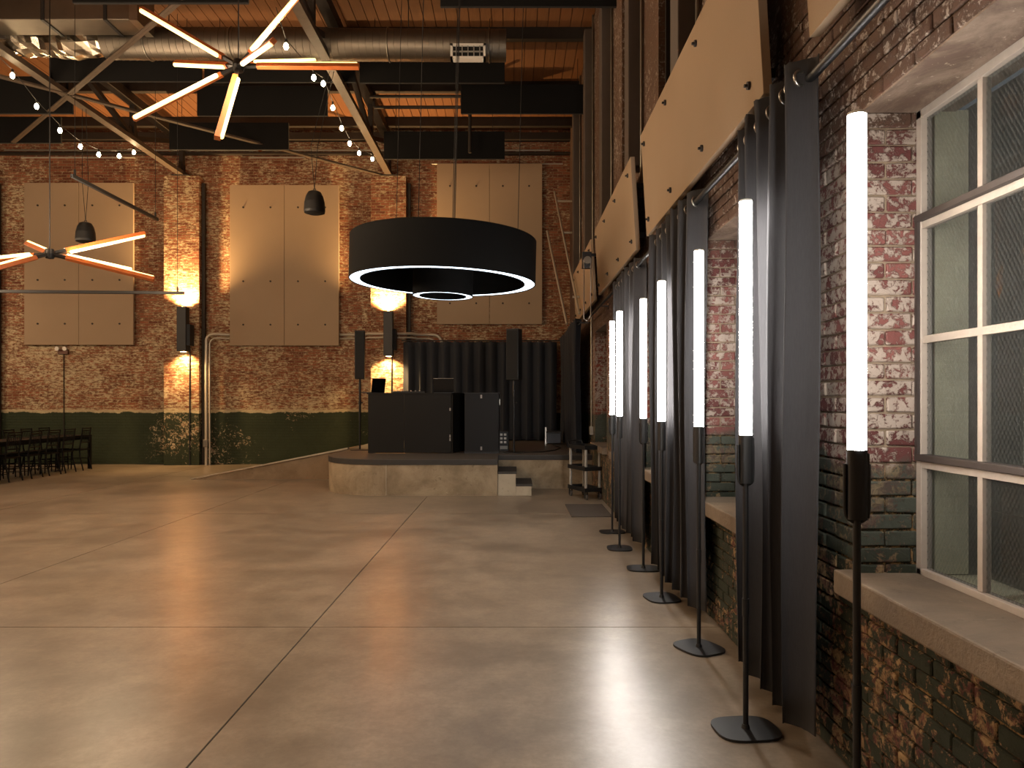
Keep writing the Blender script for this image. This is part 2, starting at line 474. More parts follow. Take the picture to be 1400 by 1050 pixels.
# ---- right wall
WN = {k: (2.88+2.29*(k-1)-1.46, 2.88+2.29*(k-1)) for k in range(1, 6)}
ZS, ZH = 11*.066, 40*.066            # underside of sill slab, window head
YN0, YN1 = 1.0, 5.98                 # stretch of wall built brick by brick
XO = 1.74
wr = MB(); wrf = MB()
def wallbox(ya, yb, z0, z1):
    for (lo, hi, mb, x) in ((YB, YN0, wrf, XR), (YN0, YN1, wr, XR+.012), (YN1, YE, wrf, XR)):
        a, b = max(ya, lo), min(yb, hi)
        if b-a > 1e-4:
            q = .011 if mb is wr and z1 > 3 and z0 < 0 else 0     # joints stand back from the brick faces
            mb.box(x, XO, a+(q if a > YN0 else 0), b-(q if b < YN1 else 0), z0, z1)
edges = [YB]
for k in range(1, 6): edges += list(WN[k])
edges.append(YE)
for i in range(0, len(edges), 2): wallbox(edges[i], edges[i+1], -.05, 3.3)
for k in range(1, 6):
    wallbox(WN[k][0], WN[k][1], -.05, ZS); wallbox(WN[k][0], WN[k][1], ZH, 3.3)
wall_right = wr.build('wall_right', 'mortar'); tag(wall_right, kind='structure')
# upper wall with tall dark windows
UW = [(1.05+2.27*i, 2.30+2.27*i) for i in range(7)]
prev = YB
for (a, b) in UW:
    wrf.box(XR, XO, prev, a, 3.3, 8.2); wrf.box(XR, XO, a, b, 3.3, 4.25); wrf.box(XR, XO, a, b, 7.45, 8.2); prev = b
wrf.box(XR, XO, prev, YE, 3.3, 8.2)
wrf.build('masonry', 'side_brick_far', wall_right)
for (a, b) in UW:
    m = MB().box(XR+.12, XR+.15, a, b, 4.25, 7.45)
    m.build('blackout_panel', 'matte_black', wall_right)
    fr = MB()
    for z in (4.25, 5.3, 6.4, 7.41): fr.box(XR+.06, XR+.12, a, b, z, z+.045)
    for y in (a, (a+b)/2-.02, b-.045): fr.box(XR+.06, XR+.12, y, y+.045, 4.25, 7.45)
    fr.build('upper_window_frame', 'dark_steel', wall_right)
for i in range(7):
    y = 3.06+2.28*(i-1)
    colm = MB().box(XR-.16, XR, y, y+.26, 3.95, ZD-.2).build('column', 'column_paint', bevel=.01); colm['kind'] = 'structure'
    MB().cyl((XR-.03, y-.05, 3.6), (XR-.03, y-.05, ZD), .016, 8).build('conduit', 'galvanised', colm)

# bricks laid one by one on the near stretch
_bc = {}
def brick_mesh(L, D, var):
    key = (round(L, 3), round(D, 3), var)
    if key not in _bc:
        r = random.Random(hash(key) % 9999); bm = bmesh.new()
        bmesh.ops.create_cube(bm, size=1.0)
        for v in bm.verts:
            v.co = Vector(((v.co.x+.5)*D, (v.co.y+.5)*L, (v.co.z+.5)*.0575))
            v.co += Vector((r.uniform(-.003, .002) if v.co.x < .01 else 0, r.uniform(-.002, .002), r.uniform(-.002, .002)))
        bmesh.ops.bevel(bm, geom=list(bm.edges), offset=.0045, segments=1, affect='EDGES')
        me = bpy.data.meshes.new('brick'); bm.to_mesh(me); bm.free(); me.materials.append(M['side_brick']); _bc[key] = me
    return _bc[key]
bricks = []
def lay(y0, L, D, z, x=XR):
    bricks.append((L, D, rnd.randrange(4), (x+rnd.uniform(-.003, .003), y0, z)))
def course(a, b, r, quoin_a):
    z = r*.066+.004; y = a
    if quoin_a:
        if r % 2 == 0: lay(y, .205, .1, z); y += .214
        else: lay(y, .1, .205, z); y += .109
        if r % 2 == 0: lay(a, .1, .120, z, XR+.108)      # second brick in the reveal
        else: lay(a, .1, .018, z, XR+.212)
    else:
        if r % 2: lay(y, .1, .1, z); y += .109
    while b-y > .02:
        L = min(.205, b-y-.002)
        if b-(y+L+.009) < .05: L = b-y-.002
        lay(y, L, .1, z); y += L+.009
for r in range(50):
    z = r*.066
    if ZS-.01 < z < ZH-.01:
        course(YN0, WN[1][0], r, False); course(WN[1][1], WN[2][0], r, True); course(WN[2][1], YN1, r, True)
    else: course(YN0, YN1, r, False)
def score(bk):
    x, y, z = bk[3]; y += bk[0]/2; z += .03
    u = PX+F*x/y; v = PY-F*(z-H)/y
    if not (-30 < v < 1080 and u < 1460): return 0
    s = 1/y
    if 1022 < u < 1112 and z < 2.9: s *= .2
    if 885 < u < 958: s *= .2
    if bk[1] > .15 or bk[3][0] > XR+.05: s *= 1.3
    return s
bricks.sort(key=score, reverse=True)
for (L, D, v, p) in bricks[:300]: part('brick', brick_mesh(L, D, v), wall_right, p)
bm = bmesh.new()
for (L, D, v, p) in bricks[300:]:
    n0 = len(bm.verts); bm.from_mesh(brick_mesh(L, D, v)); bm.verts.ensure_lookup_table()
    bmesh.ops.translate(bm, verts=bm.verts[n0:], vec=Vector(p))
me = bpy.data.meshes.new('brickwork'); bm.to_mesh(me); bm.free(); me.materials.append(M['side_brick'])
o = part('brickwork', me, wall_right); o['kind'] = 'stuff'

# windows: steel sash with wired panes, concrete sill
XW = 1.61
zr = [.838, 1.273, 1.738, 2.203, ZH-.004]
for k in range(1, 6):
    a, b = WN[k]
    win = empty('window_%d' % k, (XW, (a+b)/2, .82), 'structure')
    MB().box(1.295, XW+.10, a-.07, b+.07, ZS, .822).build('window_sill', 'sill_concrete', win, bevel=.008)
    MB().box(XR+.003, XO, a, b, ZH-.006, ZH+.002).build('soffit', 'soffit', win)
    fr = MB()
    for y in (a+.001, b-.036): fr.box(XW-.02, XW+.025, y, y+.035, .822, ZH-.004)
    fr.box(XW-.02, XW+.025, a, b, ZH-.04, ZH-.006); fr.box(XW-.02, XW+.025, a, b, .822, .848)
    fr.build('window_frame', 'muntin_paint', win, bevel=.003)
    n = 4; pwid = (b-a-.07)/n
    for i in range(1, n):
        y = a+.035+i*pwid
        for j in range(4): MB().box(XW-.012, XW+.018, y-.0135, y+.0135, zr[j]+.012, zr[j+1]-.012).build('muntin', 'muntin_paint', win)
    MB().box(XW-.012, XW+.018, a+.03, b-.03, zr[2]-.014, zr[2]+.014).build('muntin', 'muntin_paint', win)
    for j in (1, 3):
        MB().box(XW-.034, XW+.016, a+.01, b-.01, zr[j]-.006, zr[j]+.020).build('sash_bar', 'sash_dark', win, bevel=.003)
        MB().box(XW-.016, XW+.016, a+.03, b-.03, zr[j]-.034, zr[j]-.007).build('sash_rail', 'muntin_paint', win)
    for y in (a+.012, b-.030): MB().box(XW-.032, XW-.012, y, y+.018, zr[1], zr[3]).build('sash_stile', 'sash_dark', win)
    MB().box(XW-.07, XW-.03, (a+b)/2-.012, (a+b)/2+.012, zr[1]-.03, zr[1]+.07).build('latch', 'sash_dark', win)
    for i in range(n):
        for j in range(4):
            y = a+.035+i*pwid
            MB().box(XW, XW+.004, y+.008, y+pwid-.008, zr[j]+.01, zr[j+1]-.01).build('pane', 'glass', win)
    for (y0, y1) in ((b-.012, b+.01), (a-.01, a+.012)):
        MB().box(XW+.035, XO+.05, y0, y1, .82, ZH).build('outer_jamb', 'exterior_cream', win)
    MB().box(XW+.10, XO+.10, a, b, .70, .815).build('outer_sill', 'exterior_cream', win)
# outside
tag(MB().box(XO+.02, 30, -20, 40, -.4, -.1).build('ground_outside', 'exterior_ground'), kind='structure')
tag(MB().box(7, 7.4, -15, 30, -.1, 6).build('wall_outside', 'exterior_wall'), kind='structure')

# ================================================================== STAGE
ZST = .575
def stage_outline(off=0.0, x_in=0.0):
    pts = [(-.23, 11.54-off)]
    R = 1.05; cx, cy = -3.12+R, 11.54+R
    for i in range(13):
        a = -PI/2-(PI/2)*i/12; pts.append((cx+(R+off)*math.cos(a), cy+(R+off)*math.sin(a)))
    pts += [(-3.12-off, YE-.002), (XR-.002, YE-.002), (XR-.002, 12.5-off), (-.23, 12.5-off)]
    return pts[::-1]
stage = thing('stage', 'low concrete stage with a rounded corner and dark edge against the brick wall', 'stage', (-1, 13, 0))
fixn(MB().prism(stage_outline(), 0, ZST-.085).build('base', 'stage_concrete', stage))
fixn(MB().prism(stage_outline(.012), ZST-.085, ZST-.004).build('edge_band', 'nosing_dark', stage))
fixn(MB().prism(stage_outline(-.004), ZST-.006, ZST).build('deck', 'stage_top', stage))
MB().box(-1.99, -1.982, 11.533, 11.545, .01, ZST-.085).build('seam', 'step_concrete', stage)
steps = thing('stage_steps', 'two pale concrete steps with dark treads at the side of the stage', 'steps', (.02, 12, 0))
MB().box(-.226, .06, 11.56, 12.48, 0, .345).build('riser_block', 'step_concrete', steps, bevel=.006)
MB().box(.06, .31, 11.56, 12.48, 0, .15).build('riser_block', 'step_concrete', steps, bevel=.006)
MB().box(-.226, .075, 11.55, 12.48, .345, .38).build('tread', 'tread_dark', steps, bevel=.004)
MB().box(.062, .325, 11.55, 12.48, .15, .185).build('tread', 'tread_dark', steps, bevel=.004)
# ramp rising to the stage
rp = MB(); x0, x1 = -6.05, -3.14
vs = []
for y in (14.0, 15.35): vs += [(x0, y, 0), (x1, y, 0), (x1, y, ZST)]
rp.add(vs, [(0, 1, 2), (5, 4, 3), (0, 2, 5, 3), (1, 4, 5, 2), (0, 3, 4, 1)])
ramp = thing('ramp', 'concrete wedge ramp rising from the floor to the stage', 'ramp', (-4.5, 14.6, 0))
fixn(rp.build('ramp_body', 'ramp_concrete', ramp))
sl = ZST/(x1-x0)
cb = MB(); vs = []
for y in (13.97, 14.10): vs += [(x0-.1, y, 0), (x1, y, ZST), (x1, y, ZST+.03), (x0-.1, y, .012)]
cb.add(vs, [(0, 1, 2, 3), (7, 6, 5, 4), (0, 4, 5, 1), (1, 5, 6, 2), (2, 6, 7, 3), (3, 7, 4, 0)])
fixn(cb.build('ramp_kerb', 'step_concrete', ramp))
# ================================================================== FLOOR TUBE LAMPS
def squircle(a, b, n=32, e=3.2):
    pts = []
    for i in range(n):
        t = 2*PI*i/n; c, s_ = math.cos(t), math.sin(t)
        pts.append((a*math.copysign(abs(c)**(2/e), c), b*math.copysign(abs(s_)**(2/e), s_)))
    return pts
def make_lamp():
    t = thing('tube_lamp', '', 'lamp')
    MB().prism(squircle(.145, .125), 0, .012, True).build('base_plate', 'black_metal', t)
    MB().tube([(0, 0, .012), (0, 0, .03)], [.02, .015], 14).build('collar', 'black_metal', t)
    MB().cyl((0, 0, .02), (0, 0, 1.14), .0125, 12).build('pole', 'black_metal', t)
    MB().cyl((0, 0, .52), (0, 0, .60), .0155, 12).build('pole_joint', 'black_metal', t)
    h = MB(); h.prism(squircle(.030, .026, 20), 1.125, 1.345, True)
    hd = h.build('battery_handle', 'black_plastic', t)
    MB().box(.022, .034, -.018, .018, 1.13, 1.335).build('control_panel', 'black_plastic', hd, bevel=.003)
    for z in (1.19, 1.225): MB().box(.033, .0365, -.006, .006, z, z+.012).build('button', 'grey_post', hd)
    y = MB(); pts = [(-.036, 0, 1.30), (-.036, 0, 1.16)]+[(-.036*math.cos(a), 0, 1.15-.036*math.sin(a)) for a in (.4, .8, 1.2, 1.57, 1.94, 2.34, 2.74)]+[(.036, 0, 1.16), (.036, 0, 1.30)]
    y.tube(pts, .006, 8); y.build('yoke', 'black_metal', t)
    MB().cyl((0, 0, 1.345), (0, 0, 2.405), .0285, 24).build('light_tube', 'tube_glow', t)
    MB().cyl((0, 0, 2.405), (0, 0, 2.413), .0285, 24).build('end_cap', 'white_metal', t)
    return t
lamp = make_lamp()
# (x of tube in the photo, distance, lean, turn)
LP = [(1171.5, 2.32, .0, .0), (1019.5, 3.33, .0, .25), (955.5, 4.43, .0, 2.2), (904.5, 5.55, .0, 1.9), (879.5, 6.52, .0, .1), (847, 7.42, .0, 1.7), (837, 8.35, .0, .2)]
LL = ['white light tube on a black stand in front of the bare wired-glass window',
      'white light tube on a black stand with a tiny green indicator beside the grey curtain',
      'glowing tube lamp before the second window, third along the wall from the wired-glass window',
      'glowing tube lamp fourth along the wall from the wired-glass window',
      'glowing tube lamp fifth along the wall from the wired-glass window',
      'glowing tube lamp sixth along the wall, next to last before the stage',
      'glowing tube lamp last of its row, closest to the stage and black cart']
for i, (u, d, lean, tz) in enumerate(LP):
    o = lamp if i == 0 else copy_tree(lamp)
    o.location = ((u-PX)*d/F, d, 0); o.rotation_euler = (0, lean, tz-.15)
    tag(o, LL[i], 'lamp', 'tube lamps along the window wall')
    if i == 1: part('indicator', MB().box(.033, .0375, -.004, .004, 1.268, 1.277).mesh('indicator', 'green_led'), o)

# ================================================================== CURTAINS
def curtain(label, p0, p1, n, amp, zt, zb, mat, seed, group, ring=True, start=PI/2, asym=0.0, bulge=0.0, ncx=1.0):
    """hanging cloth from p0 to p1 (xy); folds swing sideways by amp"""
    r = random.Random(seed); p0 = Vector((*p0, 0)); p1 = Vector((*p1, 0)); d = p1-p0; Ln = d.length; d.normalize()
    nr = Vector((-d.y, d.x, 0))
    t = thing('curtain', label, 'curtain', (*((p0+p1)/2).xy, zb), group)
    U, V = n*14, 16; fa = [r.uniform(.75, 1.15) for _ in range(n*2+3)]; ph = [r.uniform(-.35, .35) for _ in range(n*2+3)]
    m = MB(); vs = []; fs = []
    for j in range(V+1):
        v = j/V; z = zt+(zb-zt)*v
        for i in range(U+1):
            u = i/U; a = start+u*n*2*PI; k = int(u*n*2); q = fa[k]*(1-(u*n*2-k))+fa[k+1]*(u*n*2-k)
            pq = ph[k]*(1-(u*n*2-k))+ph[k+1]*(u*n*2-k)
            s_ = math.sin(a+pq*v*1.2); s_ = math.copysign(abs(s_)**.75, s_)
            off = amp*(1-.12*v*0)*(q if v > .05 else 1)*s_ + asym*v + .012*math.sin(9*u+5*v+seed)
            al = u*Ln+.018*math.sin(a*2+1)*(.4+v)+bulge*v*(u-.5)
            w = p0+d*al+nr*off; vs.append((w.x, w.y, z+(.006*math.sin(a*1.0) if j == V else 0)+ (r.uniform(-.012, .008) if j == 0 else 0)))
    for j in range(V):
        for i in range(U):
            o = j*(U+1)+i; fs.append((o, o+1, o+U+2, o+U+1))
    m.add(vs, fs, True); cl = m.build('cloth', mat, t)
    so = cl.modifiers.new('thick', 'SOLIDIFY'); so.thickness = .004; so.offset = 0
    if ring:
        zr_ = zt-.075
        for k in range(n*2):
            u = (k+.5)/(n*2)*1.0; w = p0+d*(u*Ln)
            a = start+u*n*2*PI
            g = MB(); g.torus((0, 0, 0), .030, .007, 'y', 18, 8)
            ob = part('grommet', g.mesh('grommet', 'steel'), t, w+Vector((0, 0, zr_))-worg(t))
            ang = math.atan2(d.y, d.x)-PI/2
            ob.rotation_euler = (0, 0, ang + (.45 if math.cos(a) > 0 else -.45)); 
    return t
XC, ZR = 1.25, 2.85
rod = thing('curtain_rod', 'long black curtain pipe along the window wall', 'curtain rod', (XC, 6, ZR))
MB().cyl((XC, .2, ZR), (XC, 12.3, ZR), .019, 12).build('pipe', 'black_metal', rod)
for y in (1.1, 3.35, 5.6, 8.0, 10.4): 
    MB().bar((XC, y, ZR-.005), (XR, y, ZR-.005), .03, .012).box(XR-.01, XR, y-.04, y+.04, ZR-.05, ZR+.05).build('bracket', 'black_metal', rod)
curtain('grey drawn curtain hanging beside the bare wired-glass window', (XC-.04, 3.03), (XC-.01, 3.95), 5, .060, 2.93, .125, 'curtain_grey', 3, 'grey curtains along the window wall', start=-PI/2)
curtain('grey drawn curtain between the third and fourth tube lamps from the wired-glass window', (XC, 4.92), (XC, 6.42), 7, .058, 2.93, .09, 'curtain_grey', 11, 'grey curtains along the window wall', start=-PI/2)
curtain('grey drawn curtain between the fifth and sixth tube lamps from the wired-glass window', (XC+.01, 7.22), (XC+.01, 8.9), 7, .050, 2.93, .09, 'curtain_grey', 23, 'grey curtains along the window wall', start=-PI/2)
curtain('black drape hanging on the side wall of the stage', (XR-.22, 12.65), (1.17, 16.75), 12, .07, 2.93, ZST+.02, 'curtain_black', 31, 'black stage drapes', ring=True)
curtain('black drape hanging across the back of the stage', (-2.52, 16.95), (1.05, 16.95), 13, .06, 2.87, ZST+.02, 'curtain_black', 37, 'black stage drapes', ring=False)
dr = thing('drape_rail', 'thin black rail holding the drape across the back of the stage', 'rail', (-.7, 16.95, 2.88))
MB().cyl((-2.56, 16.95, 2.895), (1.3, 16.95, 2.895), .016, 8).build('pipe', 'black_metal', dr)
for x in (-2.2, -.6, .9): MB().bar((x, 16.95, 2.895), (x, YE, 2.895), .02, .02).build('bracket', 'black_metal', dr)
dr2 = thing('drape_rail', 'thin black rail holding the drape on the side wall of the stage', 'rail', (1.15, 14.7, 2.9))
MB().cyl((XR-.22, 12.5, 2.855), (1.17, 16.9, 2.855), .014, 8).build('pipe', 'black_metal', dr2)
for y in (12.7, 15.2): MB().bar((1.16, y, 2.855), (XR, y, 2.855), .02, .02).build('bracket', 'black_metal', dr2)

# ================================================================== WALL PANELS
def bolt(mb, p, nrm):
    n = Vector(nrm); mb.cyl(Vector(p), Vector(p)+n*.014, .022, 8)
def end_panel(x0, x1, z0, z1, label):
    t = thing('acoustic_panel', label, 'panel', ((x0+x1)/2, YE, z0), 'tall felt panels on the end wall')
    xm = (x0+x1)/2
    for (a, b) in ((x0, xm-.004), (xm+.004, x1)):
        pn = MB().box(a, b, YE-.13, YE-.07, z0, z1).build('felt_board', 'felt', t, bevel=.004)
        for fx in (.25, .75):
            for fz in (.13, .40, .86):
                m = MB(); bolt(m, (a+(b-a)*fx, YE-.13, z0+(z1-z0)*fz), (0, -1, 0)); m.build('bolt', 'dark_steel', pn)
    MB().box(x0+.1, x1-.1, YE-.07, YE-.002, z0+.5, z1-.1).build('batten', 'dark_steel', t)
k = YE/F
def ep(xa, xb, ya, yb, label): end_panel((xa-PX)*k, (xb-PX)*k, H+(PY-yb)*k, H+(PY-ya)*k, label)
ep(38, 186, 252, 472, 'tall beige felt panel on the brick wall above the long table')
ep(317, 465, 255, 473, 'tall beige felt panel on the brick wall between two lit pilasters')
ep(598, 741, 226, 444, 'tall beige felt panel behind the hanging black drum light')

def side_panel(y0, y1, label):
    t = thing('acoustic_panel', label, 'panel', (1.2, (y0+y1)/2, 3.0), 'beige panels above the curtain pipe')
    xb, xt, z0, z1 = 1.25, 1.195, 3.0, 3.92
    m = MB(); m.bar((( xb+xt)/2, y0, (z0+z1)/2), ((xb+xt)/2, y1, (z0+z1)/2), .045, math.hypot(z1-z0, xb-xt), up=(xt-xb, 0, z1-z0))
    fb = fixn(m.build('felt_board', 'felt', t, bevel=.003))
    nrm = Vector((-(z1-z0), 0, (xt-xb))).normalized()
    for fy in (.06, .36, .66, .95):
        for fz in (.13, .86):
            p = Vector((xb+(xt-xb)*fz, y0+(y1-y0)*fy, z0+(z1-z0)*fz))+nrm*.022
            b = MB(); bolt(b, p, nrm); b.cyl(p+nrm*.014, p+nrm*.03, .009, 6); b.build('bolt', 'dark_steel', fb)
    for fy in (.08, .92):
        y = y0+(y1-y0)*fy
        MB().bar((1.24, y, 3.2), (XR-.004, y, 3.2), .05, .05).bar((1.22, y, 3.7), (XR-.004, y, 3.7), .05, .05).build('bracket', 'black_metal', t)
    return t
side_panel(-.1, 3.02, 'beige felt board above the bare wired-glass window')
side_panel(3.57, 6.67, 'beige felt board above the curtain pipe, second from the wired-glass window')
side_panel(7.25, 10.38, 'beige felt board above the curtain pipe, third from the wired-glass window')
side_panel(10.95, 14.05, 'beige felt board above the curtain pipe, nearest the stage drape')

# ================================================================== ROOF TRUSSES AND BRACING
ZC = 6.80
def truss(x, label):
    t = thing('roof_truss', label, 'truss', (x, 8, ZC), 'roof trusses')
    MB().box(x-.075, x+.075, YB, YE-.02, ZC-.035, ZC+.055).build('bottom_chord', 'truss_paint', t)
    MB().box(x-.09, x+.09, YB, YE-.02, 7.52, 7.70).build('top_chord', 'dark_steel', t)
    y = YE-.2; i = 0
    while y > YB+2.4:
        MB().bar((x, y, ZC+.05), (x, y, 7.55), .10, .10).build('post', 'dark_steel', t)
        MB().bar((x, y, ZC+.05 if i % 2 else 7.55), (x, y-2.2, 7.55 if i % 2 else ZC+.05), .09, .09).build('diagonal', 'dark_steel', t)
        MB().box(x-.012, x+.012, y-.16, y+.16, ZC+.04, ZC+.26).build('gusset', 'dark_steel', t)
        y -= 2.2; i += 1
    MB().box(x-.2, x+.2, YE-.3, YE-.01, 6.745, ZC-.03).build('bearing_plate', 'dark_steel', t)
truss(-12.55, 'dark steel roof truss over the wall end of the long table')
truss(-7.72, 'dark steel roof truss landing on the lit pilaster near the long table')
truss(-2.88, 'dark steel roof truss landing on the lit pilaster beside the stage')
br = [((-4.30, 9.55), (-10.14, 14.87)), ((-8.33, 11.85), (-2.95, 17.15)), ((-7.7, 9.4), (-2.9, 4.6)), ((-7.7, 4.6), (-2.9, 9.4))]
BL = ['flat steel roof brace crossing the truss over the long table', 'thin steel roof brace running to the pilaster beside the stage',
      'flat steel roof brace overhead in front of the star chandelier', 'flat steel roof brace overhead crossing another']
for (a, b), l in zip(br, BL):
    o = MB().bar((*a, ZC-.045), (*b, ZC-.045), .085, .02).bar((*a, ZC-.03), (*b, ZC-.03), .012, .06).build('roof_brace', 'truss_paint', org=(*a, ZC)); tag(o, l, 'brace', 'roof braces')
# hanger frame by the second truss
hf = thing('pipe_frame', 'dark pipe frame hung under the lit plank ceiling near the drum light cables', 'pipe frame', (-2, 14.2, 7.3))
for (p, q) in ((( -2.78, 14.75, 7.42), (-.85, 14.75, 7.42)), ((-2.78, 14.3, 7.45), (-.85, 14.3, 7.45)), ((-.85, 14.75, 6.5), (-.85, 14.75, 7.9)), ((-2.78, 14.75, 7.42), (-2.78, 14.75, 7.7))):
    MB().cyl(p, q, .035, 8).build('pipe', 'dark_steel', hf)

# ceiling baffles
BF = [(232, 395, 168, 205, 15.0, 'black baffle low against the brick wall between the two lit pilasters'), (525, 690, 180, 218, 15.0, 'black baffle directly above the felt panel behind the drum light'),
      (-78, 84, 160, 196, 15.2, 'black baffle low against the brick wall above the long table'), (270, 448, 118, 159, 13.7, 'black baffle hanging just below and behind the high star chandelier'),
      (630, 808, 116, 156, 13.7, 'black baffle in the corner by the window wall below the duct end'), (-90, 100, 105, 156, 13.3, 'black baffle behind the crossing roof braces above the long table'),
      (492, 690, 82, 114, 12.25, 'black baffle behind the round duct below its white grille'), (280, 486, 80, 113, 12.25, 'black baffle behind the round duct and the high star chandelier'),
      (70, 276, 78, 112, 12.25, 'black baffle behind the round duct beside the foil sleeve'), (602, 858, -42, 10, 9.6, 'black baffle above and in front of the round duct end'), (100, 340, -46, 5, 9.6, 'black baffle in front of the rectangular duct end')]
for (xa, xb, ya, yb, d, lab) in BF:
    a, b = P(xa, yb, d), P(xb, ya, d)
    t = thing('ceiling_baffle', lab, 'baffle', ((a.x+b.x)/2, d, a.z), 'black ceiling baffles')
    MB().box(a.x, b.x, d-.03, d+.03, a.z, b.z).build('baffle_board', 'baffle_black', t, bevel=.01)
    for x in (a.x+.25, b.x-.25): MB().cyl((x, d, b.z), (x, d, ZD), .005, 6).build('hanger_wire', 'cable_black', t)

# ================================================================== DUCTS
du = thing('spiral_duct', 'large round galvanised air duct under the roof with a white grille', 'duct', (-3, 11.3, 6.99))
xa, xb = -6.27, (692-PX)*11.3/F; rz0, rz1 = 7.02, 6.985; R = .235
m = MB(); n = 44; pts = []; rs = []
for i in range(n+1):
    f = i/n; pts.append((xa+(xb-xa)*f, 11.3, rz0+(rz1-rz0)*f)); rs.append(R)
m.tube(pts, rs, 36); m.build('duct_body', 'duct_metal', du)
g = MB()
for i in range(1, 58):
    f = i/58; x = xa+(xb-xa)*f
    g.torus((x, 11.3, rz0+(rz1-rz0)*f), R+.001, .004, 'x', 32, 4)
g.build('spiral_seam', 'duct_metal', du)
for x in (-5.6, -4.3, -1.9, -.35): MB().torus((x, 11.3, rz0+(rz1-rz0)*(x-xa)/(xb-xa)), R+.006, .012, 'x', 32, 6).build('joint_collar', 'galvanised', du)
for x in (-5.3, -1.6): MB().cyl((x, 11.3, 7.0), (x, 11.3, ZD), .008, 6).build('hanger_rod', 'dark_steel', du)
gx0, gx1 = (616-PX)*11.04/F, (664-PX)*11.04/F; gz0, gz1 = H+(PY-82)*11.04/F, H+(PY-61)*11.04/F
gr = MB()
for (a, b, c, d) in ((gx0, gx1, gz1-.035, gz1), (gx0, gx1, gz0, gz0+.04), (gx0, gx0+.035, gz0, gz1), (gx1-.035, gx1, gz0, gz1)): gr.box(a, b, 11.0, 11.12, c, d)
go = gr.build('grille', 'white_metal', du)
MB().box(gx0+.02, gx1-.02, 11.03, 11.06, gz0+.03, gz1-.03).build('grille_opening', 'grille_dark', go)
for i in range(1, 6): x = gx0+(gx1-gx0)*i/6; MB().box(x-.006, x+.006, 11.0, 11.03, gz0+.04, gz1-.03).build('louvre', 'grey_post', go)
MB().box(gx0+.03, gx1-.03, 11.0, 11.03, (gz0+gz1)/2-.006, (gz0+gz1)/2+.006).build('louvre', 'grey_post', go)
rd = thing('rectangular_duct', 'rectangular galvanised duct with black straps in front of the round duct', 'duct', (-8, 10.8, 7.0))
MB().box(-12.5, -5.48, 10.52, 10.98, 6.985, 7.6).build('duct_body', 'duct_metal', rd, bevel=.01)
MB().box(-5.50, -5.38, 10.5, 11.0, 6.965, 7.62).build('end_flange', 'galvanised', rd)
for x in (-6.75, -5.85, -8.6): MB().box(x-.025, x+.025, 10.505, 10.995, 6.97, 7.64).build('strap', 'black_metal', rd); 
for x in (-6.75, -8.6): MB().cyl((x, 10.51, 7.0), (x, 10.51, ZD), .01, 6).build('hanger_rod', 'dark_steel', rd)
# crumpled foil boot
r2 = random.Random(5); U, V = 18, 14; vs = []; fs = []
for i in range(U+1):
    for j in range(V):
        a = 2*PI*j/V; f = i/U
        rr = (.225+.03*math.sin(f*9+1))*(1+r2.uniform(-.13, .10))
        vs.append((-8.0+1.75*f, 11.32+rr*math.cos(a), 7.08-.04*math.sin(f*PI)+rr*math.sin(a)))
for i in range(U):
    for j in range(V): fs.append((i*V+j, i*V+(j+1) % V, (i+1)*V+(j+1) % V, (i+1)*V+j))
fo = MB().add(vs, fs).build('foil_duct', 'foil', org=(-7, 11.3, 6.98)); tag(fixn(fo), 'crumpled silver foil duct sleeve joining the round and rectangular ducts', 'duct')

# conduits on the end wall
def pipe_thing(name, label, pts, r, mat, cat='pipe', group=None, bendr=None):
    o = MB().tube(pts, r, 10).build(name, mat, org=pts[0]); return tag(o, label, cat, group)
def elbow(a, b, c, r, n=6):
    a, b, c = Vector(a), Vector(b), Vector(c); d1 = (a-b).normalized(); d2 = (c-b).normalized()
    return [b+d1*r*(1-math.sin(t))+d2*r*(1-math.cos(t)) for t in [PI/2*i/n for i in range(n+1)]]
for j, (x, z, rr) in enumerate(((-7.14, 3.06, .034), (-7.06, 2.97, .022))):
    y, yw, xe = YE-.22, YE-.04, -1.66-.12*j
    pts = [(x, y, 0)]+elbow((x, y, 0), (x, y, z), (x+3, y, z), .16)
    pts += [(-6.86, y, z), (-6.74, yw, z), (-3.46, yw, z), (-3.36, YE-.30, z), (-2.34, YE-.30, z), (-2.22, yw, z)]
    pts += elbow((-2.2, yw, z), (xe, yw, z), (xe, yw, 2), .2)+[(xe, yw, 2.85)]
    o = pipe_thing('conduit_pipe', ['thick silver conduit climbing the brick wall and bending over the stage', 'thin silver conduit running alongside the thick one beside the pilaster'][j], pts, rr, 'alu')
o = thing('conduit_box', 'small steel conduit box low on the silver pipe beside the pilaster', 'junction box', (-7.14, YE-.22, .42))
MB().box(-7.195, -7.085, YE-.28, YE-.17, .42, .60).build('body', 'galvanised', o, bevel=.012); MB().box(-7.185, -7.095, YE-.285, YE-.28, .44, .58).build('cover', 'steel', o)
for (z, xa, xb, lab) in ((7.42, -12, -6.0, 'long thin silver conduit high on the brick wall over the long table'), (7.25, -11.6, -8.9, 'short thin silver conduit below the long one over the long table'),
        (7.42, -5.9, -2.9, 'thin silver conduit high on the brick wall between the lit pilasters'), (7.25, -6.2, -4.9, 'short thin silver conduit under another between the lit pilasters'),
        (7.42, -1.9, .9, 'thin silver conduit high in the corner above the stage'), (7.10, -1.9, 1.2, 'lower thin silver conduit in the corner above the stage')):
    pipe_thing('conduit_pipe', lab, [(xa, YE-.012, z), (xb, YE-.012, z)], .018, 'alu', 'pipe', 'conduits at the top of the end wall')
